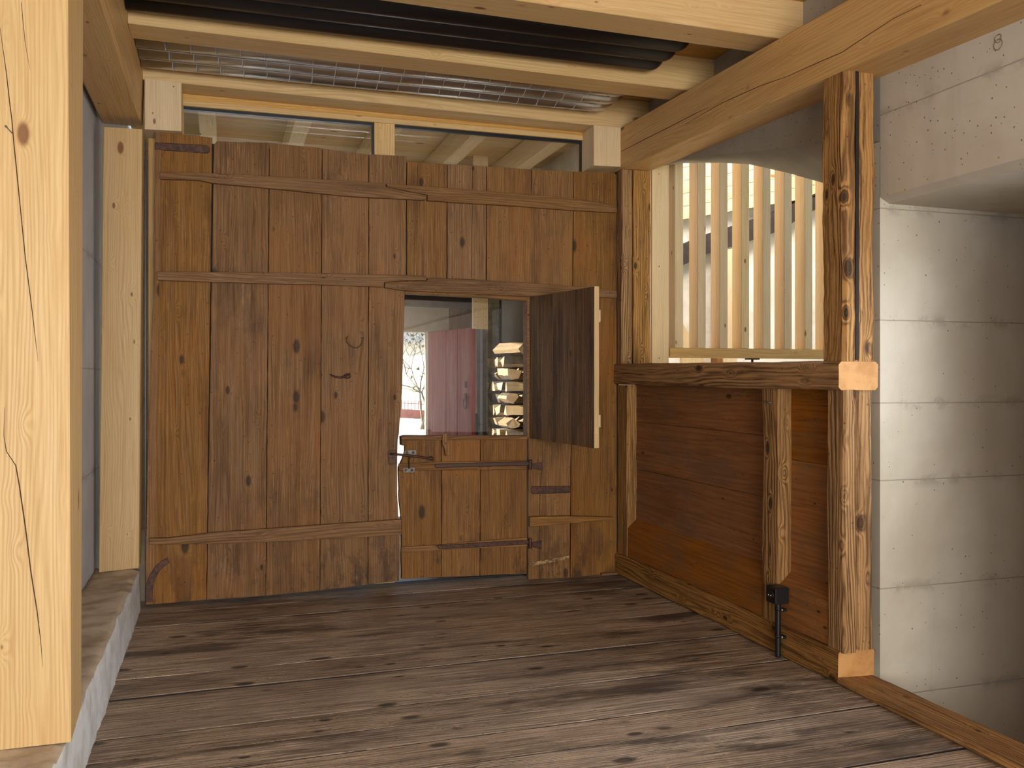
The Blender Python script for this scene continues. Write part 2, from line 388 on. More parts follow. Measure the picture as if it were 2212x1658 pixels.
# ------------------------------------------------------------------ left side: wall, stone ledge, posts, beam
b = BM(); b.box(-.95, -.722, -5.0, 6.35, -.1, 3.45)
tag(build('wall_left', b, M['conc_l']), 'cool grey concrete wall behind the light wooden posts on the left', 'wall', kind='structure')
b = BM(); b.box(-.95, -.722, 6.35, 6.95, -.1, 3.45); b.box(-.95, -.722, 8.0, 9.2, -.1, 3.45); b.box(-.95, -.722, 6.95, 8.0, -.1, .9); b.box(-.95, -.722, 6.95, 8.0, 2.9, 3.45)  # unseen opening added so the sun reaches the firewood
tag(build('wall_passage_left', b, M['conc_l']), 'left wall of the passage with an unseen opening added for the sun', 'wall', kind='structure')
# ledge
b = BM(); bb = b.b
nx, ny = 10, 130; X0, X1, Y0, Y1 = -.72, -.475, 1.2, 5.88
def tp(i, j):
    x = X0 + (X1 - X0) * i / nx; y = Y0 + (Y1 - Y0) * j / ny; v = Vector((x, y, 0))
    z = .252 + .012 * noise.noise(Vector((x * 6, y * 16, 1))) + .011 * noise.noise(Vector((x * 9 + y * 8, y * 48, 4))) + .008 * noise.noise(v * 4)
    ex = (.012 * noise.noise(Vector((3, y * 5, 2))) + .006 * noise.noise(Vector((3, y * 26, 2)))) if i == nx else 0
    return Vector((x + ex, y, z - (.01 if i == nx else 0)))
top = [[bb.verts.new(tp(i, j)) for j in range(ny + 1)] for i in range(nx + 1)]
nz = 6
fr = [top[nx]]
for k in range(1, nz + 1):
    row = []
    for j in range(ny + 1):
        t = top[nx][j].co; z = t.z * (1 - k / nz) - .06 * (k / nz)
        row.append(bb.verts.new((t.x * (1 - .8) + X1 * .8 + .006 * noise.noise(Vector((z * 9, t.y * 14, 7))) + .008 * k / nz, t.y, z)))
    fr.append(row)
f1, f2 = [], []
for i in range(nx):
    for j in range(ny): f1.append(bb.faces.new((top[i][j], top[i + 1][j], top[i + 1][j + 1], top[i][j + 1])))
for k in range(nz):
    for j in range(ny): f2.append(bb.faces.new((fr[k][j], fr[k + 1][j], fr[k + 1][j + 1], fr[k][j + 1])))
bl = [bb.verts.new((X0, Y0 + (Y1 - Y0) * j / ny, -.06)) for j in range(ny + 1)]
for j in range(ny): f2.append(bb.faces.new((top[0][j], top[0][j + 1], bl[j + 1], bl[j])))
f2.append(bb.faces.new([top[i][0] for i in range(nx + 1)] + [fr[k][0] for k in range(1, nz + 1)] + [bl[0]]))
f2.append(bb.faces.new([top[i][ny] for i in range(nx + 1)] + [fr[k][ny] for k in range(1, nz + 1)] + [bl[ny]]))
for f in f1 + f2: f.smooth = True
b.mark(f1, .1, 1); b.mark(f2, .2, 0)
tag(build('stone_plinth', b, [M['stone'], M['mortar']]), 'long rough pale stone plinth along the left edge of the floor', 'plinth')

# near post with a long crack
b = BM()
b.timber([Vector((-.715, 3.10, .262)), Vector((-.4495, 3.10, .262)), Vector((-.465, 3.43, .262)), Vector((-.715, 3.43, .262))],
         [PY(-8, -60, 3.10), PY(146.5, -60, 3.10), PY(180, -60, 3.43), Vector((-.715, 3.43, PY(180, -60, 3.43).z))], ch=.004, seg=1, seed=.37)
np_ = build('wooden_post', b, wood('spruce', 'Z'))
tag(np_, 'big pale spruce post with a long crack, nearest on the left edge', 'post')
# cracks as slim dark recess strips set in the face
def crack(B, pts, y, wd):
    L = [PY(x - w_ * wd, yy, y) for x, yy, w_ in pts]; R = [PY(x + w_ * wd, yy, y) for x, yy, w_ in pts]
    B.prism(L + R[::-1], (0, .004, 0), seed=.5)
b = BM()
crack(b, [(0, 60, .3), (7, 110, .6), (14, 160, .9), (20, 215, 1), (26, 262, 1), (29, 300, 1.1), (34, 350, 1.1), (40, 410, 1.1), (46, 470, 1), (55, 560, 1), (68, 660, .9), (78, 745, .5), (82, 780, .1)], 3.0985, 1.0)
crack(b, [(10, 880, .2), (8, 940, .5), (14, 975, .9), (34, 1005, 1.1), (42, 1050, 1.3), (55, 1140, 1.3), (66, 1230, 1.3), (80, 1320, 1.1), (88, 1385, .7), (92, 1440, .1)], 3.0985, 1.0)
crack(b, [(46, 5, .5), (50, 50, .7), (54, 90, .6), (60, 125, .4), (65, 150, .1)], 3.0985, .8)
build('crack', b, plain('crack_dark', col(70, 44, 24), .9, 0, .1, 5, 0), np_)
b = BM(); b.cyl(PY(13, 273, 3.09), PY(27, 288, 3.099), .0016, 8); b.cyl(PY(12, 271.5, 3.088), PY(13.5, 273.5, 3.091), .0032, 8)
build('nail', b, M['zinc'], np_)
# far post
b = BM()
b.timber([PY(213, 1236, 5.80), PY(300, 1226, 5.80), PY(300, 1226, 5.80) + Vector((.0, .16, -.0)), PY(213, 1236, 5.80) + Vector((0, .16, 0))],
         [PY(223, 274, 5.80), PY(307, 279, 5.80), PY(307, 279, 5.80) + Vector((0, .16, 0)), PY(223, 274, 5.80) + Vector((0, .16, 0))], ch=.005, seed=.81)
tag(build('wooden_post', b, wood('spruce', 'Z')), 'pale spruce post standing on the plinth beside the old barn door', 'post')
# left beam
b = BM()
fY = lambda y: [(-.70, y, 2.945), (-.70, y, 3.27), (-.455, y, 3.27), (-.465, y, 2.945)]
b.timber(fY(2.6), fY(5.98), ch=.012, seg=30, amp=.005, fq=1.3, side=3, seed=.22)
ob = build('ceiling_beam', b, wood('spruce_warm', 'Y'))
tag(ob, 'brown spruce beam running towards the door above the left wall', 'beam')

# ------------------------------------------------------------------ ceiling
b = BM()
for i in range(56):
    y0 = -5.0 + i * .2; b.tbox(-.9, 3.25, y0 + .001, y0 + .199, 3.385, 3.42, 'X', ch=.003, seed=random.random())
tag(build('ceiling', b, wood('spruce_warm', 'X')), 'spruce board ceiling above the joists', 'ceiling', kind='structure')
jl = ['spruce joist above the windows, the one nearest the barn door', 'spruce joist between the black heater and the silver one', 'spruce joist at the top edge, nearest of the three joists']
for (yf, lab, px) in ((5.84, jl[0], (310, 150)), (4.94, jl[1], None), (4.035, jl[2], None)):
    b = BM(); dz = .0
    A = [(-.455, yf, 3.195), (-.455, yf + .215, 3.195), (-.455, yf + .215, 3.385), (-.455, yf, 3.385)]
    Bq = [(2.93, yf + .02, 3.172), (2.93, yf + .235, 3.172), (2.93, yf + .235, 3.385), (2.93, yf + .02, 3.385)]
    b.timber(A, Bq, ch=.004)
    tag(build('ceiling_joist', b, wood('spruce', 'X')), lab, 'joist', 'ceiling joists')
# big right beam
b = BM()
A = [Vector((2.69, 6.1, 2.885)), Vector((2.92, 6.1, 2.885)), Vector((2.92, 6.1, 3.178)), Vector((2.69, 6.1, 3.178))]
near = -2.4
B1 = [Vector((2.69, near, 2.71)), Vector((2.94, near, 2.71)), Vector((2.94, near, 3.10)), Vector((2.69, near, 3.10))]
B1 = [Vector((2.69, 0.5, 2.70)), Vector((2.95, 0.5, 2.70)), Vector((2.95, .5, 3.03)), Vector((2.69, 0.5, 3.03))]
b.timber(A, B1, ch=.006, seg=4, seed=.55)
bm_ = build('ceiling_beam', b, wood('spruce_warm', 'Y'))
tag(bm_, 'long spruce beam with a crack running above the concrete wall', 'beam')
b = BM()
def crackx(B, pts, x, wd):
    L = [PX(px, yy - w_ * wd, x) for px, yy, w_ in pts]; R = [PX(px, yy + w_ * wd, x) for px, yy, w_ in pts]
    B.prism(L + R[::-1], (.004, 0, 0), seed=.5)
crackx(b, [(1342, 327, .5), (1390, 302, .8), (1450, 272, .8), (1500, 246, .7), (1530, 232, .3)], 2.6885, .9)
crackx(b, [(1480, 268, .2), (1560, 222, .7), (1640, 186, .8), (1700, 165, .6), (1760, 138, .9), (1820, 112, .9), (1880, 72, .8), (1930, 40, .7), (1990, 10, .6)], 2.6885, .8)
build('crack', b, _cache['crack_dark'], bm_)
# end board closing the joist bays
b = BM(); b.box(2.935, 2.96, 2.5, 6.1, 3.11, 3.385)
tag(build('trim_1', b, wood('spruce_warm', 'Y')), 'spruce board closing the bays behind the joist ends', 'board', kind='structure')
# end blocks under first joist
b = BM(); b.timber([PY(312, 279, 5.84), PY(392, 283, 5.84), PY(392, 283, 5.84) + Vector((0, .2, 0)), PY(312, 279, 5.84) + Vector((0, .2, 0))],
                   [PY(312, 169, 5.84), PY(392, 179, 5.84), PY(392, 179, 5.84) + Vector((0, .2, 0)), PY(312, 169, 5.84) + Vector((0, .2, 0))], ch=.004, seed=.12)
blk = build('wooden_block', b, wood('spruce_pale', 'Z'))
tag(blk, 'square pale spruce block under the joist at the left end of the windows', 'block')
b = BM()
for x, y in ((375, 187), (330, 244)):
    b = BM(); b.cyl(PY(x, y, 5.8385), PY(x, y, 5.85), .004, 10); build('screw', b, M['iron_dark'], blk)
b = BM(); b.timber([PY(1283, 357, 5.84), PY(1341.5, 360, 5.84), PY(1341.5, 360, 5.84) + Vector((0, .24, 0)), PY(1283, 357, 5.84) + Vector((0, .24, 0))],
                   [PY(1283, 270, 5.84), PY(1341.5, 276, 5.84), PY(1341.5, 276, 5.84) + Vector((0, .24, 0)), PY(1283, 270, 5.84) + Vector((0, .24, 0))], ch=.004, seed=.62)
tag(build('wooden_block', b, wood('spruce_pale', 'Z')), 'square pale spruce block beside the long beam, at the right end of the windows', 'block')

# ------------------------------------------------------------------ heaters in the joist bays
def capsule(B, x0, x1, y, z, r, seed=0, sq=1.0):
    N = 8
    pts = [(x0, y, z)] + [(x1 - r * sq * (1 - math.sin(math.pi / 2 * k / N)), y, z) for k in range(0, N + 1)]
    rs = [r] + [max(.002, r * math.cos(math.pi / 2 * k / N)) for k in range(0, N + 1)]
    B.tube(pts, rs, 36, seed)
e = empty('ceiling_heater', (1.03, 4.66, 3.22), 'long black heater of three rounded tubes between the joists', 'heater')
for y in (4.495, 4.655, 4.815):
    b = BM(); capsule(b, -.452, 2.49, y, 3.30, .083); build('heater_tube', b, M['black'], e)
b = BM(); b.box(-.3, 2.3, 4.42, 4.90, 3.36, 3.3845); build('mounting_plate', b, M['black'], e)
e = empty('ceiling_heater', (1.03, 5.52, 3.2), 'long silver metal heater with a wire guard, above the windows', 'heater')
for y in (5.345, 5.515, 5.685):
    b = BM(); capsule(b, -.45, 2.56, y, 3.305, .085, sq=1.8); build('heater_tube', b, M['steel'], e)
b = BM(); b.box(-.3, 2.3, 5.27, 5.76, 3.37, 3.3845); build('mounting_plate', b, M['steel'], e)
b = BM()
def halfring(B, x, y, z, r, wr):
    pts = [(x, y + r * math.cos(a), z + r * math.sin(a)) for a in [math.pi + math.pi * k / 14 for k in range(15)]]
    B.tube(pts, wr, 6)
for ti, y in enumerate((5.345, 5.515, 5.685)):
    for k in range(21): halfring(b, -.30 + k * .1335 + ti * .012, y, 3.305, .0862, .0018)
for y in (5.26, 5.43, 5.60, 5.77): b.tube([(-.45, y, 3.240 if 5.3 < y < 5.7 else 3.285), (2.42, y, 3.240 if 5.3 < y < 5.7 else 3.285)], .0045, 8)  # long pale wires stand in for highlight lines between the tubes
build('wire_guard_highlights', b, M['wire'], e)

# ------------------------------------------------------------------ glazed screen behind the door
GY = 6.10
e = empty('window_1', (1.1, GY, 0), 'tall spruce framed glazing behind the old barn door, its top lights showing above', 'window', kind='structure')
pt_ = PY
def gbox(name, x0, y0, x1, y1, mat, yf=GY - .03, d=.07, bev=0.0, ax='X'):
    B = BM(); p = [PY(x0[0], x0[1], yf), PY(x1[0], x1[1], yf), PY(y1[0], y1[1], yf), PY(y0[0], y0[1], yf)]
    B.prism(p, (0, d, 0)); return build(name, B, mat, e, bev)
Zt = 3.09
xa, xb = -.44, 2.75
xl0 = PY(397, 233, GY).x; xm0 = PY(806, 268, GY).x; xm1 = PY(850, 272, GY).x; xr = PY(1254, 310, GY).x
def fb(name, x0, x1, z0, z1, mat, y0=GY - .04, y1=GY + .05, bev=.003):
    B = BM(); B.box(x0, x1, y0, y1, z0, z1); return build(name, B, mat, e, bev)
Ztop = .5 * (PY(806, 268, GY).z + PY(850, 272, GY).z)
fb('window_frame', xa, xb, Ztop, 3.24, wood('spruce_warm', 'X'))
fb('window_frame', xa, xb, Ztop + .0, Ztop + .035, wood('spruce', 'X'), GY - .055, GY - .04)
fb('window_frame', xa, xb, -.01, .012, M['gasket'])
fb('window_frame', xa - .0, xl0, .012, Ztop, wood('spruce_warm', 'Z'))
fb('window_frame', xr, xb, .012, Ztop, wood('spruce_warm', 'Z'))
fb('mullion', xm0, xm1, .012, Ztop, wood('spruce', 'Z'), GY - .05, GY + .05)
for (x0, x1) in ((xl0, xm0), (xm1, xr)):
    fb('glass_pane', x0, x1, .012, Ztop, M['glass'], GY + .0, GY + .006, 0)
    fb('gasket', x0, x1, Ztop - .018, Ztop, M['gasket'], GY - .036, GY - .002, 0)
    fb('gasket', (x1 - .012), x1, .012, Ztop - .018, M['gasket'], GY - .036, GY - .002, 0)
B = BM(); B.box(-.453, -.446, 5.965, 6.0, .02, 2.86)
tag(build('trim_2', B, M['gasket']), 'thin dark metal strip between the post and the barn door', 'trim', kind='structure')

# ------------------------------------------------------------------ barn doors
old = wood('old', 'Z'); oldx = wood('old', 'X')
# left leaf
e1 = empty('door_1', (0.3, DY, 0), 'wide left leaf of the old brown plank barn door', 'door', kind='structure')
b = BM()
T = [(336, 284), (459, 297), (582, 308), (696, 320), (797, 333), (878, 337)]
Lb = [(316, 1307), (446, 1296), (574, 1287), (691, 1276), (795, 1263), (864, 1256)]
gp = .7
for i in range(5):
    (a, ya), (c, yc) = T[i], T[i + 1]; (a2, yb), (c2, yd) = Lb[i], Lb[i + 1]
    tl = (a + gp, ya + random.uniform(-1, 1)); tr = (c - gp, yc + random.uniform(-1, 1))
    if i == 1: pts = [(a + 3, 313), (a + 9, 305), (c - gp, yc)]
    else: pts = [tl, tr]
    if i < 4:
        right = [(c2 - gp, yd - 1)]
    else:
        right = [(877, 600), (874, 632), (872, 720), (870, 800), (867, 880), (863, 915), (862, 935), (859, 950), (858, 1000), (858, 1060), (860, 1100), (862, 1160), (863, 1200), (862, 1254)]
    left = [(a2 + gp, yb - 1)]
    if i == 0: left = [(316, 1306), (314, 1240), (322, 900), (331, 640), (333, 430), (336, 380)]
    dq(b, pts + right + left, DY + random.uniform(0, .004), .04, seed=.05 + i * .17, jg=.0012)
dq(b, [(340, 300), (870, 345), (858, 630), (850, 1240), (325, 1290)], DY + .03, .02, seed=.9, mi=1)
# slim edge board on the left of the first plank
dq(b, [(335, 285), (349, 286), (346, 500), (341, 800), (333, 1300), (316, 1306), (314, 1240), (322, 900), (331, 640)], DY - .006, .006, seed=.97, jg=.001)
build('planks', b, [old, M['dark']], e1, .0015)
def batten(name, px, y, d, par, seed=None, mat=None, jg=.0012):
    B = BM(); dq(B, px, y, d, seed=seed, jg=jg); return build(name, B, mat or oldx, par, .004)
batten('batten', [(345, 370), (460, 374), (640, 383), (833, 396), (834, 403), (922, 422), (919, 432), (760, 424), (600, 408), (460, 395), (430, 389), (345, 386)], DY - .03, .032, e1)
batten('batten', [(338, 586), (500, 587), (700, 590), (921, 595), (921, 605), (875, 606), (830, 609), (829, 620), (700, 615), (560, 612), (340, 605)], DY - .03, .032, e1)
batten('batten', [(322, 1162), (360, 1162), (460, 1150), (640, 1137), (800, 1126), (867, 1121), (868, 1154), (740, 1163), (600, 1170), (460, 1174), (322, 1176)], DY - .03, .032, e1, mat=wood('old', 'X'))
batten('hinge_strap', [(334, 307), (445, 313), (453, 318), (453, 327), (448, 331), (334, 323)], DY - .008, .008, e1, mat=M['iron'], jg=0)
# curved corner iron
cpts = [(323, 1300), (322, 1280), (324, 1262), (330, 1244), (340, 1228), (352, 1217), (364, 1210)]
b = BM(); Lf, Rt = [], []
for i, (x, y) in enumerate(cpts):
    a = Vector(cpts[min(i + 1, 6)]) - Vector(cpts[max(i - 1, 0)]); a.normalize(); n_ = Vector((-a.y, a.x)); wd = 8.5 - i * .45
    Lf.append((x + n_.x * wd, y + n_.y * wd)); Rt.append((x - n_.x * wd, y - n_.y * wd))
dq(b, Lf + Rt[::-1], DY - .013, .008); build('corner_iron', b, M['iron'], e1, .002)
# hook, rope loop
b = BM(); b.tube([PY(x, y, DY - .016) for x, y in ((712, 808), (722, 813), (735, 815), (748, 812), (756, 806))], [.003, .006, .007, .007, .004], 8)
th = [PY(750 + 7 * math.cos(t * .6), 812 + 5 * math.sin(t * .6), DY - .016) for t in range(11)]
b.tube(th, .0035, 8); b.cyl(PY(752, 812, DY - .02), PY(752, 812, DY + .01), .005)
build('hook', b, M['iron'], e1)
b = BM(); b.tube([PY(x, y, DY - .012) for x, y in ((752, 726), (748, 730), (749, 737), (754, 744), (763, 750), (772, 751), (779, 746), (783, 738), (783, 730), (786, 729))], .0038, 8)
b.cyl(PY(750, 730, DY - .014), PY(750, 730, DY + .01), .006); b.cyl(PY(784, 730, DY - .014), PY(784, 730, DY + .01), .005)
build('rope_loop', b, M['rope'], e1)
# latch plate on the left leaf
b = BM(); dq(b, [(842, 972), (857, 973), (858, 1002), (840, 1003), (839, 978)], DY - .006, .006); build('latch_plate', b, M['iron'], e1, .002)
b = BM()
for x, y in ((641, 797), (548, 911), (571, 868), (588, 985)): b.cyl(PY(x, y, DY - .004), PY(x, y, DY + .01), .004)
build('nail', b, M['iron_dark'], e1)

# right leaf
e2 = empty('door_2', (2.2, DY, 0), 'right leaf of the old plank barn door with a hatch opening', 'door', kind='structure')
b = BM()
tops = [(879, 349), (966, 354), (1051, 359), (1148, 366), (1239, 370), (1332, 374)]
for i in range(5):
    (a, ya), (c, yc) = tops[i], tops[i + 1]
    bot = lambda x: 603 + (x - 879) * (632 - 603) / 454 if x < 1141 else 0
    if c <= 1148:
        px = [(a + gp, ya), (c - gp, yc), (c - gp - 1, 615 + (c - 879) * .05), (a + gp, 615 + (a - 879) * .05)]
    elif i == 3:
        px = [(a + gp, ya), (c - gp, yc), (c - 2 - gp, 620), (1233, 930), (1231, 1247), (1141.5, 1251), (1142, 640), (a - 4, 628)]
    else:
        px = [(a + gp, ya), (1326, 374), (1334, 378), (1334, 620), (1334, 1000), (1334, 1241), (1232.5, 1247), (1235, 930), (1238, 620)]
    dq(b, px, DY + random.uniform(0, .004), .04, seed=.11 + i * .19, jg=.0012)
dq(b, [(885, 360), (1328, 384), (1328, 1235), (1150, 1240), (1150, 622), (885, 610)], DY + .03, .02, seed=.9, mi=1)
build('planks', b, [old, M['dark']], e2, .0015)
# seam lines in the narrow planks: dark slivers
b = BM()
crack(b, [(1172, 950, .3), (1171, 1010, .8), (1167, 1060, .6), (1165, 1110, .9), (1165, 1180, .9), (1166, 1249, .8)], DY - .0004, .8)
crack(b, [(903, 356, .7), (901, 420, .7), (902, 520, .3), (901, 600, .5)], DY - .0004, .6)
crack(b, [(1021, 358, .7), (1020, 480, .7), (1019, 600, .7)], DY - .0004, .6)
build('crack', b, _cache['crack_dark'], e2)
batten('batten', [(834, 396), (1000, 408), (1120, 418), (1240, 428), (1333, 444), (1333, 459), (1240, 454), (1120, 445), (1000, 438), (923, 433), (924, 421), (850, 407), (836, 403)], DY - .03, .032, e2)
batten('batten', [(832, 610), (922, 606), (924, 599), (1000, 602), (1140, 610), (1285, 622), (1333, 628), (1333, 643), (1285, 641), (1140, 640), (1000, 634), (872, 627), (831, 621)], DY - .03, .034, e2, mat=wood('old', 'X'))
batten('head_moulding', [(874, 628), (1140, 640), (1141, 650), (1060, 643), (874, 634)], DY - .01, .07, e2)
batten('batten', [(1145, 1116), (1225, 1114), (1326, 1117), (1326, 1124), (1230, 1130), (1145, 1138)], DY - .04, .042, e2, mat=wood('old', 'X'))
batten('hinge_strap', [(1147, 1053), (1150, 1050), (1232, 1049), (1232, 1064), (1151, 1067), (1147, 1063)], DY - .008, .008, e2, mat=M['iron'], jg=0)
batten('hinge_strap', [(1144, 1215), (1230, 1199), (1231, 1207), (1145, 1223)], DY - .008, .008, e2, mat=M['paintiron'], jg=0)
batten('threshold_strip', [(1300, 1238), (1337, 1236), (1338, 1242), (1300, 1243)], DY - .03, .05, e2, mat=wood('old', 'X'))
for k, (yy, ang) in enumerate(((1003, 0), (1173, -1))):
    b = BM(); b.cyl(PY(1145, yy - 11, DY - .02), PY(1145, yy + 11, DY - .02), .013)
    dq(b, [(1149, yy - 2), (1173 - k * 3, yy - 5 - k), (1173 - k * 3, yy + 14 - k), (1149, yy + 8)], DY - .008, .008); build('hinge_pin', b, M['iron'], e2, .0015)
b = BM()
for x, y in ((1175, 995), (1153, 1145), (1153, 1190)): b.cyl(PY(x, y, DY - .005), PY(x, y, DY + .01), .007)
build('nail', b, M['iron_dark'], e2)
# reveal board of the hatch on the hinge side
b = BM(); dq(b, [(1139, 640), (1143, 640), (1143, 945), (1139, 945)], DY, .09); build('jamb_strip', b, oldx, e2, .001)

# half door
e3 = empty('door_3', (1.55, DY, 0), 'low stable half door under the glazed hatch with iron straps', 'door', kind='structure')
b = BM()
dq(b, [(875, 950), (953, 949), (953, 1246), (935, 1247), (910, 1248), (868, 1250), (867, 1200), (868, 1175), (868, 1130), (866, 1108), (863, 1085), (862, 1040), (861, 1010), (870, 990), (875, 975)], DY, .04, seed=.33, jg=.0018, step=.04)
dq(b, [(954.5, 949), (1037, 949), (1036, 1243), (1000, 1244), (954, 1246)], DY + .002, .04, seed=.57, jg=.0015, step=.05)
dq(b, [(1038.5, 949), (1138.5, 948), (1138, 1239), (1080, 1240), (1037.5, 1243)], DY, .04, seed=.79, jg=.0012, step=.05)
dq(b, [(880, 960), (1132, 955), (1130, 1230), (880, 1235)], DY + .03, .02, seed=.9, mi=1)
build('planks', b, [old, M['dark']], e3, .0015)
batten('top_rail', [(867, 943), (875, 940.5), (1140, 940.5), (1140, 949.5), (876, 950.5), (875, 962), (868, 962)], DY - .02, .08, e3)
batten('batten', [(861, 1001), (950, 997), (1139, 994), (1139, 1014), (1000, 1015), (862, 1017)], DY - .014, .016, e3, mat=wood('old', 'X'))
batten('batten', [(867, 1181), (950, 1176), (1050, 1167), (1139, 1160), (1139, 1180), (1050, 1183), (950, 1188), (867, 1193)], DY - .014, .016, e3, mat=wood('old', 'X'))
batten('hinge_strap', [(939, 1004), (942, 1002), (1060, 998), (1140, 996), (1144, 1000), (1141, 1005.5), (1060, 1007), (942, 1010), (939, 1008)], DY - .022, .009, e3, mat=M['iron_dark'], jg=0)
batten('hinge_strap', [(946, 1179), (950, 1177), (1050, 1171), (1140, 1166), (1144, 1170), (1141, 1175), (1050, 1181), (950, 1186), (946, 1184)], DY - .022, .009, e3, mat=M['iron'], jg=0)
batten('turn_button', [(956, 936), (966, 935), (968, 950), (973, 963), (972, 984), (963, 985), (961, 970), (956, 958)], DY - .05, .025, e3, mat=wood('old', 'Z'), jg=0)
for k, (kx, ky) in enumerate(((873.5, 972), (871, 1010))):
    b = BM(); dq(b, [(kx, ky + 3), (kx + 3, ky), (kx + 25, ky), (kx + 25, ky + 7), (kx + 22, ky + 10), (kx, ky + 10)], DY - .02, .006)
    for q in (5.5, 19): b.cyl(PY(kx + q, ky + 5, DY - .026), PY(kx + q, ky + 5, DY - .01), .0105, mi=1)
    build('keeper_plate', b, [M['zinc'], M['iron']], e3, .001)
b = BM(); b.tube([PY(x, y, DY - .034) for x, y in ((843, 980), (860, 981), (885, 984), (910, 987), (932, 990), (935, 990))], [.007, .0075, .009, .0075, .0065, .012], 10)
b.tube([PY(x, y, DY - .03) for x, y in ((884, 986), (884, 1000), (884, 1012))], .0045, 8)
b.tube([PY(932 + 4 * math.cos(t), 990 + 4 * math.sin(t), DY - .034) for t in [k * .7 for k in range(10)]], .004, 8)
build('latch_bar', b, M['iron'], e3)
b = BM()
for x, y in ((963, 953),): b.cyl(PY(x, 957, DY - .055), PY(x, 957, DY - .01), .006)
build('nail', b, M['iron_dark'], e3)

# shutter of the hatch, standing open
hb, ht = PY(1145, 946, DY - .012), PY(1145, 641, DY - .012)
d = ray(1284, 800); k = 5.02 / d.y; fx, fy = d.x * k, d.y * k
def shp(t, z):  # t along width
    return Vector((hb.x + (fx - hb.x) * t, hb.y + (fy - hb.y) * t, z))
zb0, zt0 = hb.z, ht.z
zb1 = (Vector((0, 0, H)) + ray(1284, 968) * k).z; zt1 = (Vector((0, 0, H)) + ray(1284, 618) * k).z
e4 = empty('door_4', (hb.x, hb.y, hb.z), 'dark plank hatch shutter standing open towards the room', 'door', kind='structure')
nrm = Vector((fy - hb.y, -(fx - hb.x), 0)).normalized() * -.028
b = BM(); cuts = [0, .2, .38, .62, .995]
for i in range(4):
    t0, t1 = cuts[i] + .002, cuts[i + 1] - .002
    zb = lambda t: zb0 + (zb1 - zb0) * t + random.uniform(-.003, .003); zt = lambda t: zt0 + (zt1 - zt0) * t + random.uniform(-.002, .002)
    pts = [shp(t0, zb(t0)), shp(t1, zb(t1)), shp(t1, zt(t1)), shp(t0, zt(t0))]
    b.prism(pts, nrm, seed=.2 + i * .21)
build('planks', b, wood('old_dark', 'Z'), e4, .0015)
b = BM(); b.prism([shp(.995, zb1 + .001), shp(1.0, zb1 + .001), shp(1.0, zt1), shp(.995, zt1)], nrm * 1.15, seed=.5)
build('edge_strip', b, wood('spruce', 'Z'), e4, .001)
b = BM()
for tz in (.17, .82):
    z0 = zb1 + (zt1 - zb1) * tz - .04; o_ = nrm
    b.prism([shp(.12, z0) + o_, shp(1.004, z0) + o_, shp(1.004, z0 + .075) + o_, shp(.12, z0 + .075) + o_], nrm * .5)
build('batten', b, wood('spruce', 'Y'), e4, .002)

# ------------------------------------------------------------------ right hand old timber partition
beam_y = wood('beam', 'Y'); beam_z = wood('beam', 'Z'); cut = plain('saw_cut_end_grain', col(196, 146, 88), .7, 0, .12, 9, .3, col(176, 124, 68), 120)
ep = empty('timber_partition', (2.77, 4.7, 0), 'low old timber partition with recessed brown panels on the right', 'partition')
Yn, Yf = 3.455, 5.90
b = BM(); b.tbox(2.672, 2.87, Yn, Yf, 0.0, .150, 'Y', ch=.012, seg=40, amp=.006, fq=3, side=3, seed=.31, capmi=1); build('sill_beam', b, [beam_y, cut], ep)
b = BM(); b.timber([(2.66, 3.43, 1.342), (2.66, 3.43, 1.474), (2.875, 3.43, 1.474), (2.875, 3.43, 1.342)], [(2.66, Yf, 1.352), (2.66, Yf, 1.498), (2.875, Yf, 1.498), (2.875, Yf, 1.352)], ch=.014, seg=40, amp=.005, fq=3, side=3, seed=.71, capmi=1); rail = build('top_rail', b, [beam_y, cut], ep)
def post(name, x0, x1, y0, y1, z0, z1, seed, par=ep, ch=.008, mat=None, amp=.004):
    B = BM(); B.tbox(x0, x1, y0, y1, z0, z1, 'Z', ch=ch, seg=40, amp=amp, fq=3.5, side=3, seed=seed); return build(name, B, mat or beam_z, par)
post('stile', 2.69, 2.80, 5.735, 5.90, .15, 1.345, .15)
post('stile', 2.688, 2.82, 3.935, 4.083, .15, 1.345, .45)
post('stile', 2.69, 2.762, 3.435, 3.555, .145, 1.345, .66)
post('stile', 2.775, 2.862, 3.45, 3.56, .145, 1.345, .86)
# recessed panels with chamfered boards below
for (ya, yb, sd) in ((4.06, 5.76, .2), (3.53, 3.96, .6)):
    b = BM()
    nb = 3; zz = [.39, .76, 1.09, 1.36] if sd < .5 else [.39, .98, 1.36]
    for i in range(len(zz) - 1):
        b.tbox(2.762, 2.80, ya, yb, zz[i] + .0008, zz[i + 1] - .0008, 'Y', ch=.0015, seg=8, amp=.0012, fq=4, seed=sd + i * .11)
    build('panel', b, wood('panel', 'Y'), ep)
    b = BM(); ya2, yb2 = ya + .022, yb - .02
    prof = [(2.695, .15), (2.695, .352), (2.763, .412), (2.81, .412), (2.81, .15)]
    b.prism([(x, ya2, z) for x, z in prof], (0, yb2 - ya2, 0), seed=sd + .05)
    build('bottom_board', b, wood('panel', 'Y'), ep, .003)
b = BM(); b.box(2.80, 2.83, 3.5, 5.88, .1, 1.34)
build('back_board', b, M['dark'], ep)
b = BM(); b.cyl(PX(1653, 868, 2.675), PX(1667, 869, 2.69), .004, 8); b.cyl(PX(1651.5, 868, 2.672), PX(1653.5, 868, 2.676), .0085, 10)
build('nail', b, M['zinc'], ep)

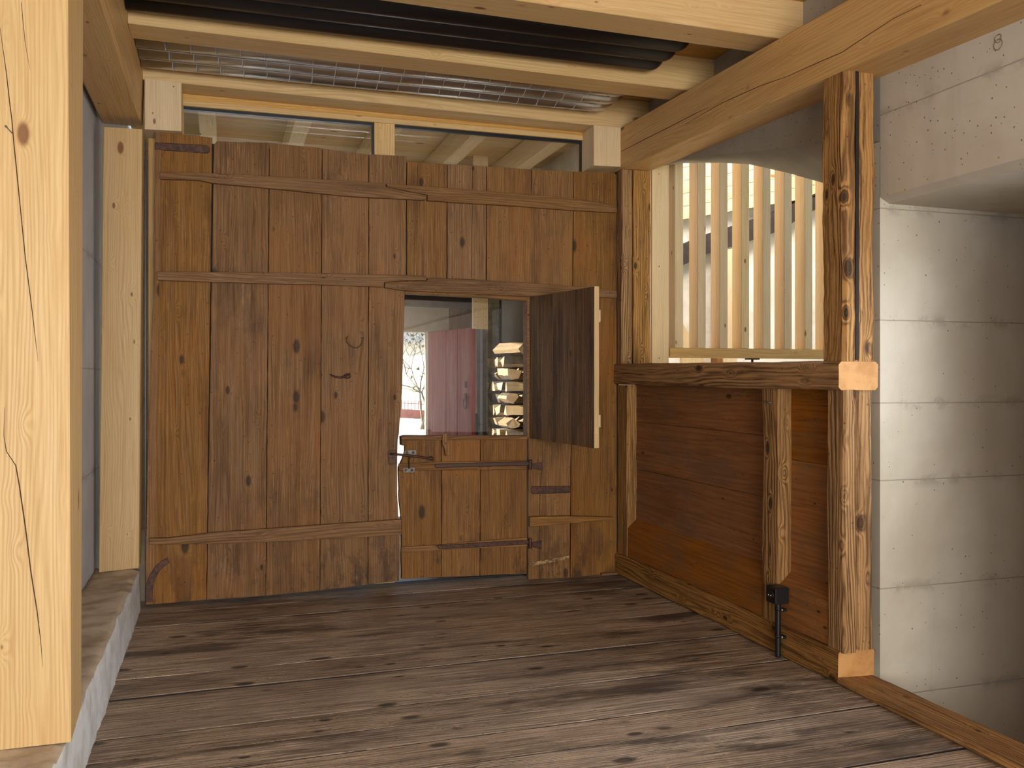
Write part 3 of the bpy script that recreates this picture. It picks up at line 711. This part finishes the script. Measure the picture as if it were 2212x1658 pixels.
# upper old posts
b = BM(); b.tbox(2.69, 2.868, 3.60 - .165, 3.60, 1.476, 2.83, 'Z', ch=.016, seg=50, amp=.008, fq=4, side=4, seed=.26)
up = build('old_post', b, beam_z); tag(up, 'rough weathered old post standing on the partition beside the concrete wall', 'post')
b = BM(); b.box(2.752, 2.768, 3.428, 3.60 - .1, 1.48, 2.82); build('groove', b, M['dark'], up)
b = BM()
b.tbox(2.69, 2.775, 5.83, 5.93, 1.494, 2.872, 'Z', ch=.005, seg=24, amp=.003, fq=3, side=2, seed=.42)
b.tbox(2.778, 2.912, 5.82, 5.93, 1.494, 2.872, 'Z', ch=.005, seg=24, amp=.003, fq=3, side=2, seed=.92)
tag(build('old_post', b, beam_z), 'brown old post of two boards between the barn door and the pale slats', 'post')
# corner trim between door and partition
b = BM(); b.box(2.685, 2.70, 5.9, 5.93, 0.0, 2.87)
tag(build('trim_3', b, M['dark']), 'dark gap strip in the corner between barn door and partition', 'trim', kind='structure')

# black socket with conduit
es = empty('power_socket', PX(1665, 1270, 2.66), 'small black surface socket with a conduit on the partition', 'socket')
c0 = PX(1663, 1272, 2.68)
Yb0 = PX(1669, 1270, 2.60).y
b = BM(); b.tbox(2.612, 2.688, Yb0 - .008, Yb0 + .075, c0.z - .04, c0.z + .042, 'Y', ch=.004); build('socket_box', b, M['blackplastic'], es, .002)
b = BM(); b.cyl((2.6115, Yb0 + .034, c0.z), (2.607, Yb0 + .034, c0.z), .029, 28); build('socket_face', b, M['blackplastic'], es)
b = BM()
for q in (-.0095, .0095): b.cyl((2.6065, Yb0 + .034 + q, c0.z + .0), (2.604, Yb0 + .034 + q, c0.z), .003, 10)
build('contact', b, M['wire'], es)
yc = Yb0 + .03
b = BM(); zc = c0.z - .04; pts = []; rs = []
n = 60
for i in range(n + 1): pts.append((2.651, yc, .003 + (zc - .003) * i / n)); rs.append(.0135 + (.0012 if i % 2 else 0))
b.tube(pts, rs, 14); build('conduit', b, M['blackplastic'], es)
for z in (zc - .03, zc - .165):
    b = BM(); b.cyl((2.651, yc, z - .006), (2.651, yc, z + .006), .0175, 18); b.box(2.655, 2.676, yc - .040, yc - .012, z - .006, z + .006)
    b.cyl((2.6535, yc - .03, z), (2.657, yc - .03, z), .005, 10, mi=1); build('clip', b, [M['blackplastic'], M['wire']], es)

# ------------------------------------------------------------------ concrete on the right
def concbox(name, dims, mat, label):
    b = BM(); b.box(*dims); o = build(name, b, mat, origin=False); tag(o, label, 'wall', kind='structure'); return o
concbox('wall_right', (2.921, 4.6, 3.472, 3.74, -.6, 2.5), M['conc_r'], 'board-marked concrete return wall at the right edge facing the room')
# upper wall with arched opening
b = BM(); bb = b.b
Xa, Xb = 2.92, 3.2
front = [PX(1473, 342, Xa), PX(1540, 334, Xa), PX(1597, 330, Xa), PX(1690, 321, Xa), PX(1775, 309, Xa), PX(1840, 299, Xa)]
back = [PX(1477, 352, Xb), PX(1560, 351.5, Xb), PX(1620, 355, Xb), PX(1700, 373, Xb), PX(1775, 394, Xb), PX(1840, 419, Xb)]
front = [Vector((Xa, 6.1, 2.93))] + front + [Vector((Xa, 3.47, 2.5))]
back = [Vector((Xb, 6.1, 2.975))] + back + [Vector((Xb, 3.6, 2.3))]
va = [bb.verts.new(p) for p in front]; vb = [bb.verts.new(p) for p in back]
ta = [bb.verts.new((Xa, p.y, 3.38)) for p in front]; tb = [bb.verts.new((Xb, p.y, 3.38)) for p in back]
f1, f2 = [], []
for i in range(len(va) - 1):
    f1.append(bb.faces.new((va[i], va[i + 1], ta[i + 1], ta[i])))
    f2.append(bb.faces.new((va[i], va[i + 1], vb[i + 1], vb[i])))
    f1.append(bb.faces.new((vb[i], vb[i + 1], tb[i + 1], tb[i])))
for f in f2: f.smooth = True
b.mark(f1, 0, 0); b.mark(f2, 0, 1)
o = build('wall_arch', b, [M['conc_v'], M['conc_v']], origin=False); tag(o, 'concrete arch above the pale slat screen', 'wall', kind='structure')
# long upper wall over the recess, bevelled lower edge
b = BM(); b.prism([(2.92, 3.47, 2.240), (2.92, 3.47, 3.38), (3.9, 3.47, 3.38), (3.9, 3.47, 2.205), (2.972, 3.47, 2.213)], (0, -8.47, 0))
o = build('wall_lintel', b, M['conc_w'], origin=False); tag(o, 'concrete wall and soffit above the recess on the right', 'wall', kind='structure')
b = BM()
for cy, rr in ((83, .016), (96, .021)):
    c_ = PX(2157, cy, 2.9195); b.tube([c_ + Vector((0, math.cos(t) * rr, math.sin(t) * rr)) for t in [k * math.pi / 10 for k in range(21)]], .0022, 6)
build('cast_mark', b, plain('mark_dark', col(142, 130, 108), .8, 0, .05, 5, 0), o)
concbox('wall_recess', (3.80, 3.95, 2.2, 3.47, -.6, 2.204), wood('old', 'Z'), 'brown wooden lining at the right edge of the concrete recess')
b = BM(); b.box(2.925, 3.9, -5.0, 2.2, -.6, 2.2)
tag(build('wall_right_near', b, M['conc_w'], origin=False), 'concrete wall on the right next to the camera', 'wall', kind='structure')
concbox('floor_recess', (2.905, 3.9, 2.2, 3.47, -.6, -.5), M['conc_w'], 'lower concrete floor of the recess')
# edge board on the floor
b = BM()
A = [(2.668, 3.452, .0), (2.872, 3.452, 0), (2.872, 3.452, .026), (2.668, 3.452, .030)]
Bq = [(2.655, 1.2, .0), (2.86, 1.2, 0), (2.86, 1.2, .026), (2.655, 1.2, .030)]
b.timber(A, Bq, ch=.008, seg=60, amp=.004, fq=4, side=3, seed=.4)
tag(build('floor_edge_board', b, beam_y), 'rough edge board lying along the floor beside the concrete recess', 'board')
b = BM(); b.box(2.73, 2.90, -5.0, 3.46, -.6, -.002)
tag(build('trim_4', b, M['conc_w']), 'concrete kerb under the floor edge board', 'kerb', kind='structure')
# back wall with the big opening (behind the camera)
b = BM()
b.box(-.95, -.65, -5.1, -5.0, -.1, 3.42); b.box(2.2, 3.9, -5.1, -5.0, -.6, 3.42); b.box(-.65, 2.2, -5.1, -5.0, 3.0, 3.42); b.box(-.65, 2.2, -5.1, -5.0, -.1, .15)
tag(build('wall_back', b, M['conc_w']), 'concrete wall behind the camera with a large opening', 'wall', kind='structure')

# ------------------------------------------------------------------ slat screen
SY = 5.86; ZT = 3.3
esc = empty('slat_screen', (3.7, SY, 1.5), 'screen of upright pale slats above the partition, beside the old post', 'screen')
x0, x1 = PY(1408.5, 700, SY).x, PY(1445, 700, SY).x
B = BM(); B.tbox(x0, x1, SY, SY + .03, 1.5, ZT, 'Z', ch=.003); sb = build('side_board', B, wood('spruce_pale', 'Z'), esc); sb['label'] = 'wide pale board with screws'
for y in (376, 575, 773):
    b = BM(); b.cyl(PY(1424, y, SY - .002) - Vector(sb.location), PY(1424, y, SY + .01) - Vector(sb.location), .005, 12)
    me_ = build('screw', b, M['zinc'], origin=False); me_.data.transform(Matrix.Translation(-esc.location)); me_.parent = sb
starts = [(1457, 1477), (1506, 1526), (1554, 1573), (1601, 1619), (1648, 1665), (1694, 1711), (1739, 1755), (1783, 1800)]
names = ['first', 'second', 'third', 'fourth', 'fifth', 'sixth', 'seventh', 'eighth']
proto = None
for i, (a, c) in enumerate(starts):
    x0, x1 = PY(a, 700, SY).x, PY(c, 700, SY).x
    if proto is None:
        B = BM(); B.tbox(-.034, .034, 0, .13, 0, 1.7, 'Z', ch=.003, seed=.3)
        proto = build('slat', B, wood('spruce_pale', 'Z'), origin=False); o = proto
    else: o = proto.copy(); C.objects.link(o)
    o.parent = esc; o.location = Vector(((x0 + x1) / 2, SY, 1.617)) - Vector(esc.location)
b = BM(); xr0, xr1 = PY(1457, 760, SY).x, 4.75
b.timber([(xr0 - .035, SY - .0, 1.545), (xr0 - .035, SY + .13, 1.545), (xr0 - .035, SY + .13, 1.616), (xr0 - .035, SY, 1.616)], [(xr1, SY, 1.545), (xr1, SY + .13, 1.545), (xr1, SY + .13, 1.616), (xr1, SY, 1.616)], ch=.003)
build('rail', b, wood('spruce_warm', 'X'), esc)
b = BM(); b.tube([PY(1625, 800, 5.925), PY(1625, 770, 5.925)], .009, 10); b.box(PY(1613, 0, 5.925).x, PY(1637, 0, 5.925).x, 5.90, 5.95, 1.534, 1.545)
build('bracket', b, M['iron_dark'], esc)
# stair room beyond the slats
RY = 8.2
b = BM(); b.box(2.8, 8.0, RY, RY + .1, -.6, 5.2); tag(build('wall_stair_far', b, M['plaster']), 'rough white plaster wall seen between the slats', 'wall', kind='structure')
b = BM(); b.box(7.4, 7.5, 3.74, 8.2, -.6, 5.2); tag(build('wall_stair_side', b, M['plaster']), 'white side wall of the stair room', 'wall', kind='structure')
b = BM(); b.box(2.93, 3.0, 6.12, 8.2, -.6, 5.2); tag(build('wall_stair_near', b, M['plaster']), 'white wall between passage and stair room', 'wall', kind='structure')
b = BM(); b.box(2.93, 7.5, 3.74, 8.2, -.62, -.6); tag(build('floor_stair', b, M['conc_w']), 'concrete floor of the stair room', 'floor', kind='structure')
def farq(name, px, y, d, mat, label, cat, kind=None, jg=0):
    B = BM(); dq(B, px, y, d, jg=jg); o = build(name, B, mat); tag(o, label, cat, kind=kind); return o
farq('old_beam', [(1470, 530), (1527, 505), (1600, 482), (1680, 455), (1760, 418), (1860, 385), (1860, 425), (1762, 452), (1680, 500), (1600, 527), (1527, 548), (1470, 575)], RY - .14, .13, plain('charred_beam', col(50, 36, 28), .8, 0, .2, 20, .4), 'dark old beam crossing the plaster wall behind the slats', 'beam')
b = BM()
for i in range(14):
    z0 = 3.05 + i * .13
    b.prism([PY(1440, 0, RY - .15).xyz * Vector((1, 1, 0)) if False else Vector((3.0, RY - .14, z0 - .35)), Vector((7.4, RY - .14, z0 + .55)), Vector((7.4, RY - .14, z0 + .675)), Vector((3.0, RY - .14, z0 - .225))], (0, .03, 0))
tag(build('wall_boarding', b, wood('spruce', 'X')), 'new spruce boarding above the dark beam behind the slats', 'boarding', kind='structure')
b = BM(); b.prism([(2.93, 3.74, 4.7), (7.5, 3.74, 5.2), (7.5, 8.3, 5.2), (2.93, 8.3, 4.7)], (0, 0, .05))
tag(build('ceiling_stair', b, wood('spruce', 'Y')), 'spruce ceiling of the stair room', 'ceiling', kind='structure')
farq('stair_post', [(1549, 534), (1561, 532), (1561, 790), (1549, 790)], 7.9, .12, wood('old', 'Z'), 'reddish brown post behind the slats', 'post')
farq('wooden_door_panel', [(1562, 540), (1592, 535), (1592, 790), (1562, 790)], 8.02, .05, wood('spruce_pale', 'Z'), 'pale board beside the reddish post behind the slats', 'board')
farq('stair_string', [(1474, 740), (1476, 700), (1530, 790), (1530, 1150), (1474, 1150)], 7.6, .05, wood('spruce_pale', 'Z'), 'pale stair string glimpsed low behind the first slats', 'stair')
# ------------------------------------------------------------------ passage behind the doors
OY = 9.0
b = BM(); b.box(-.9, 3.0, 6.12, OY, -.12, -.01); tag(build('floor_passage', b, M['conc_w']), 'pale floor of the passage behind the barn door', 'floor', kind='structure')
b = BM()
for i in range(15): b.tbox(-.7, 2.93, 6.16 + i * .2, 6.358 + i * .2, 3.42, 3.45, 'X', ch=.003)
tag(build('ceiling_passage', b, wood('spruce', 'X')), 'spruce board ceiling of the passage behind the glazing', 'ceiling', kind='structure')
jx = [-.1, .55, 1.2, 1.85, 2.5]
for i, x in enumerate(jx):
    b = BM(); b.tbox(x - .06, x + .06, 6.18, OY, 3.22, 3.418, 'Y', ch=.004)
    tag(build('passage_joist', b, wood('spruce_pale', 'Y')), '%s spruce passage joist seen through the top windows, from the left' % names[i], 'joist', 'passage joists')
# outer wall with doorway
dx0, dx1 = 1.05, 2.0
b = BM(); b.box(-.9, dx0, OY, OY + .18, -.1, 3.45); b.box(dx1, 3.0, OY, OY + .18, -.1, 3.45); b.box(dx0, dx1, OY, OY + .18, 1.865, 3.45)
tag(build('wall_outer', b, plain('lime_render', col(176, 156, 134), .9, 0, .08, 3, .3)), 'beige rendered outer wall around the bright doorway', 'wall', kind='structure')
b = BM(); dq(b, [(840, 615), (1022, 622), (1022, 664), (840, 656)], OY - .3, .2)
tag(build('old_lintel', b, plain('charred_beam', col(50, 36, 28), .8, 0, .2, 20, .4)), 'dark old lintel beam seen through the top of the hatch', 'beam')
farq('old_post', [(973, 655), (1022, 662), (1022, 712), (1020, 1100), (973, 1100)], OY - .06, .05, wood('old_dark', 'Z'), 'dark timber post behind the open red door', 'post')
# red door
er = empty('door_5', (2.0, OY, 0), 'weathered red plank door standing open in the passage', 'door', kind='structure')
h0 = Vector((2.0, 8.98, 0)); h1 = Vector((2.19, 8.01, 0)); ax = (h1 - h0); nr = Vector((ax.y, -ax.x, 0)).normalized() * .04
b = BM(); 
for t0, t1, sd in ((0, .42, .1), (.425, .68, .4), (.685, 1.0, .7)):
    p0, p1 = h0 + ax * (t0 + .004), h0 + ax * (t1 - .004)
    b.prism([p0 + Vector((0, 0, .03)), p1 + Vector((0, 0, .03)), p1 + Vector((0, 0, 1.86)), p0 + Vector((0, 0, 1.86))], -nr, seed=sd)
build('planks', b, wood('red', 'Z'), er, .004)
b = BM(); hp = h0 + ax * .88 + nr * .35; hd = ax.normalized()
zc = 1.4 + (815 - 862) / F * 8.1
b.tube([hp + hd * (.035 * math.sin(t)) + Vector((0, 0, zc - .05 + .045 * math.cos(t))) for t in [k * .55 for k in range(12)]], .006, 8)
b.prism([hp + hd * -.012 + Vector((0, 0, zc - .01)), hp + hd * .012 + Vector((0, 0, zc - .01)), hp + hd * .012 + Vector((0, 0, zc + .05)), hp + hd * -.012 + Vector((0, 0, zc + .05))], -nr * .3)
b.prism([hp + hd * -.012 + Vector((0, 0, zc + .1)), hp + hd * .012 + Vector((0, 0, zc + .1)), hp + hd * .012 + Vector((0, 0, zc + .16)), hp + hd * -.012 + Vector((0, 0, zc + .16))], -nr * .3)
build('door_handle', b, M['iron_dark'], er)
# far side pieces right of the red door
b = BM(); dq(b, [(1022, 334), (1054, 334), (1054, 711), (1022, 709)], 7.9, .04); o = build('fixing_board', b, wood('spruce_pale', 'Z'))
tag(o, 'pale board with rows of screws above the dark barrel', 'board')
b = BM()
for x in (1028, 1050):
    for y in (651, 668, 685, 702):
        b = BM(); b.cyl(PY(x, y, 7.898), PY(x, y, 7.91), .004, 8); build('screw', b, M['iron_dark'], o)
b = BM(); p = PY(1067, 800, 8.1); b.tbox(p.x - .06, p.x + .07, 8.15, 8.28, 0, 3.2, 'Z', ch=.004)
tag(build('grey_post', b, plain('greyed_wood', col(140, 132, 112), .8, 0, .15, 9, .4, col(104, 98, 82), 50)), 'greyed post rising behind the firewood stack', 'post')
b = BM(); b.tube([PY(1081, 1200, 8.05), PY(1081, 560, 8.05)], .012, 8)
tag(build('downpipe', b, M['gasket']), 'thin dark pipe beside the greyed post', 'pipe')
b = BM(); b.box(2.35, 2.93, 8.3, 8.4, 0, 3.4); tag(build('wall_passage', b, M['conc_l']), 'grey concrete wall above the firewood stack', 'wall', kind='structure')
b = BM(); pb = PY(1037, 800, 8.4); prof = []
prof = [(0, .26), (.05, .29), (.5, .3), (.55, .31), (.6, .3), (.95, .29), (1.02, .27), (1.05, .25)]
b.tube([(PY(1026, 800, 8.45).x, 8.45, z) for z, r in prof], [r * .3 for z, r in prof], 28)
tag(build('barrel', b, M['barrel']), 'dark blue-grey barrel between red door and firewood', 'barrel')

# firewood
def logmesh(kind, L, r):
    B = BM(); rnd = random.uniform
    if kind == 0: prof = [(0, -r * .55), (r * .8, r * .1), (r * .62, r * .42), (r * .2, r * .6), (-r * .25, r * .58), (-r * .66, r * .38), (-r * .8, r * .05)]
    elif kind == 1: prof = [(-r * .82, -r * .5), (r * .8, -r * .5), (r * .62, r * .2), (r * .1, r * .55), (-r * .6, r * .35)]
    elif kind == 2: prof = [(-r * .8, -r * .45), (r * .8, -r * .3), (r * .3, r * .55), (-.35 * r, r * .35)]
    else: prof = [(-r * .85, -r * .45), (r * .85, -r * .5), (r * .1, r * .62)]
    n = len(prof); rings = []; seg = 5; bend = rnd(-.01, .01); sk = rnd(-.02, .02)
    for s_ in range(seg + 1):
        y = -L / 2 + L * s_ / seg
        rings.append([B.b.verts.new((x + bend * math.sin(math.pi * s_ / seg) + rnd(-.002, .002), y + (rnd(-.006, .006) + sk * x / r if s_ in (0, seg) else 0), z + rnd(-.002, .002))) for x, z in prof])
    sd = random.random()
    for s_ in range(seg):
        for i in range(n):
            f = B.b.faces.new((rings[s_][i], rings[s_ + 1][i], rings[s_ + 1][(i + 1) % n], rings[s_][(i + 1) % n]))
            f[B.L] = sd; f.material_index = 1 if (kind == 0 and 2 <= i <= 5) or (kind == 1 and i in (2, 3)) or (kind == 2 and i in (1, 3)) or (kind == 3 and i == 1) else 0
    for f in (B.b.faces.new(rings[0][::-1]), B.b.faces.new(rings[-1])): f[B.L] = sd; f.material_index = 0
    return B
protos = [build('firewood_log', logmesh(k % 4, random.uniform(.27, .29), .079), [wood('log', 'Y'), M['bark']], origin=False) for k in range(12)]
xs0 = PY(1092, 800, 7.45).x; used = set()
ordn = 'bottom second third fourth fifth sixth seventh eighth ninth tenth eleventh twelfth thirteenth fourteenth fifteenth sixteenth'.split()
cnt = 'first second third fourth fifth sixth seventh eighth ninth tenth eleventh twelfth'.split()
dz = .1065; rows = int(1.60 / dz); U = random.uniform
for rI in range(rows):
    spots = []
    if rI % 2 == 0:   # laid across, ends towards the doorway
        for k in range(4): spots.append((xs0 + .155 + U(-.025, .02), 7.52 + .147 * k, math.pi / 2))
        for k in range(2): spots.append((xs0 + .46, 7.52 + .147 * k, math.pi / 2))
    else:
        for k in range(4): spots.append((xs0 + .075 + .148 * k, 7.60 + U(-.012, .012), 0))
        for k in range(2): spots.append((xs0 + .075 + .148 * k, 7.905, 0))
    for n_, (x, y, yaw) in enumerate(spots):
        k = random.randrange(12); base = protos[k]
        if k in used: o = base.copy(); C.objects.link(o)
        else: o = base; used.add(k)
        o.location = (x, y, .045 + rI * dz)
        o.rotation_euler = (U(-.02, .02), random.choice([0, math.pi]) + U(-.22, .22), yaw + U(-.07, .07) + random.choice([0, math.pi]))
        o.scale = (U(.94, 1.04), 1, U(.92, 1.1))
        tag(o, 'split firewood log laid %s, %s in the %s row of the stack' % ('crosswise' if yaw else 'lengthwise', cnt[n_], ordn[rI]), 'firewood', 'firewood logs stacked in the passage')
for k in range(12):
    if k not in used: bpy.data.objects.remove(protos[k])
o = build('firewood_log', logmesh(0, .29, .095), [wood('log', 'Y'), M['bark']], origin=False)
o.location = (PY(1106, 765, 7.6).x, 7.60, .045 + rows * dz + .014); o.rotation_euler = (.03, math.pi, .6)
tag(o, 'split log lying askew on top of the firewood stack', 'firewood', 'firewood logs stacked in the passage')

# ------------------------------------------------------------------ outdoors beyond the doorway
b = BM(); b.box(-30, 30, OY + .18, 60, -.2, -.03); tag(build('ground', b, M['ground']), 'sunlit pale paving outside the doorway', 'ground', kind='structure')
eg = empty('garden_gate', PZ(900, 905, -.03), 'faded red metal gate with bars across the yard', 'gate')
gy = PZ(900, 904, -.03).y
b = BM(); dq(b, [(850, 882), (930, 886), (930, 906), (850, 901)], gy, .04); build('gate_panel', b, wood('gatered', 'X'), eg)
b = BM()
for cx in (885, 913):
    b = BM(); P = [PY(cx + 8 * math.cos(t), 893 + 7 * math.sin(t), gy - .01) for t in (0, math.pi / 2, math.pi, 1.5 * math.pi, 2 * math.pi)]; b.tube(P, .008, 6)
    build('diamond_moulding', b, wood('gatered', 'Z'), eg)
for k in range(11):
    x = 853 + k * 7.2; b = BM(); b.tube([PY(x, 884, gy + .02), PY(x, 862 + (k % 2) * 3, gy + .02)], .014, 6); build('bar', b, wood('gatered', 'Z'), eg)
b = BM(); b.tube([PY(850, 870, gy + .02), PY(930, 873, gy + .02)], .015, 6); build('top_bar', b, wood('gatered', 'X'), eg)
eh = empty('house', (1, 34, 0), 'overexposed pale house with a grey roof edge across the yard', 'house')
zf = PY(900, 742, 34).z; hA, hB = Vector((-12, 43, 0)), Vector((16, 25, 0)); hn = Vector((.54, .84, 0))
b = BM(); b.prism([hA, hB, hB + hn * 7, hA + hn * 7], (0, 0, zf)); build('wall', b, M['facade'], eh)
up3 = lambda p, z, k: p + hn * k + Vector((0, 0, z))
b = BM(); b.prism([up3(hA, zf - .1, -.6), up3(hA, zf + 1.6, 3.5), up3(hA, zf - .1, 7.6), up3(hA, zf + 1.3, 3.5)], hB - hA); build('roof', b, M['roof'], eh)
et = empty('garden_shrub', (3.6, 24, 0), 'bare twiggy shrub with a few olive leaves outside the doorway', 'shrub')
b = BM(); lf = BM(); base = PY(921, 905, 24); base.z = 0
def grow(p, d, L, r, dep):
    q = p + d * L; b.tube([p, (p + q) / 2 + Vector((random.uniform(-1, 1), random.uniform(-1, 1), random.uniform(-1, 1))) * L * .08, q], [r, r * .85, r * .7], 5)
    if dep == 0:
        for _ in range(3):
            c = q + Vector([random.uniform(-.12, .12) for _ in range(3)]); v = [Vector([random.uniform(-.05, .05) for _ in range(3)]) for _ in range(2)]
            fa = lf.b.faces.new([lf.b.verts.new(c + v[0]), lf.b.verts.new(c + v[1]), lf.b.verts.new(c - v[0]), lf.b.verts.new(c - v[1])])
        return
    for _ in range(3): grow(q, (d + Vector([random.uniform(-.8, .8) for _ in range(3)])).normalized(), L * .72, r * .62, dep - 1)
for _ in range(3): grow(base + Vector((random.uniform(-.2, .2), 0, 0)), Vector((random.uniform(-.3, .2), 0, 1)).normalized(), 1.0, .035, 4)
build('branches', b, M['twig'], et); build('leaves', lf, M['leaf'], et)
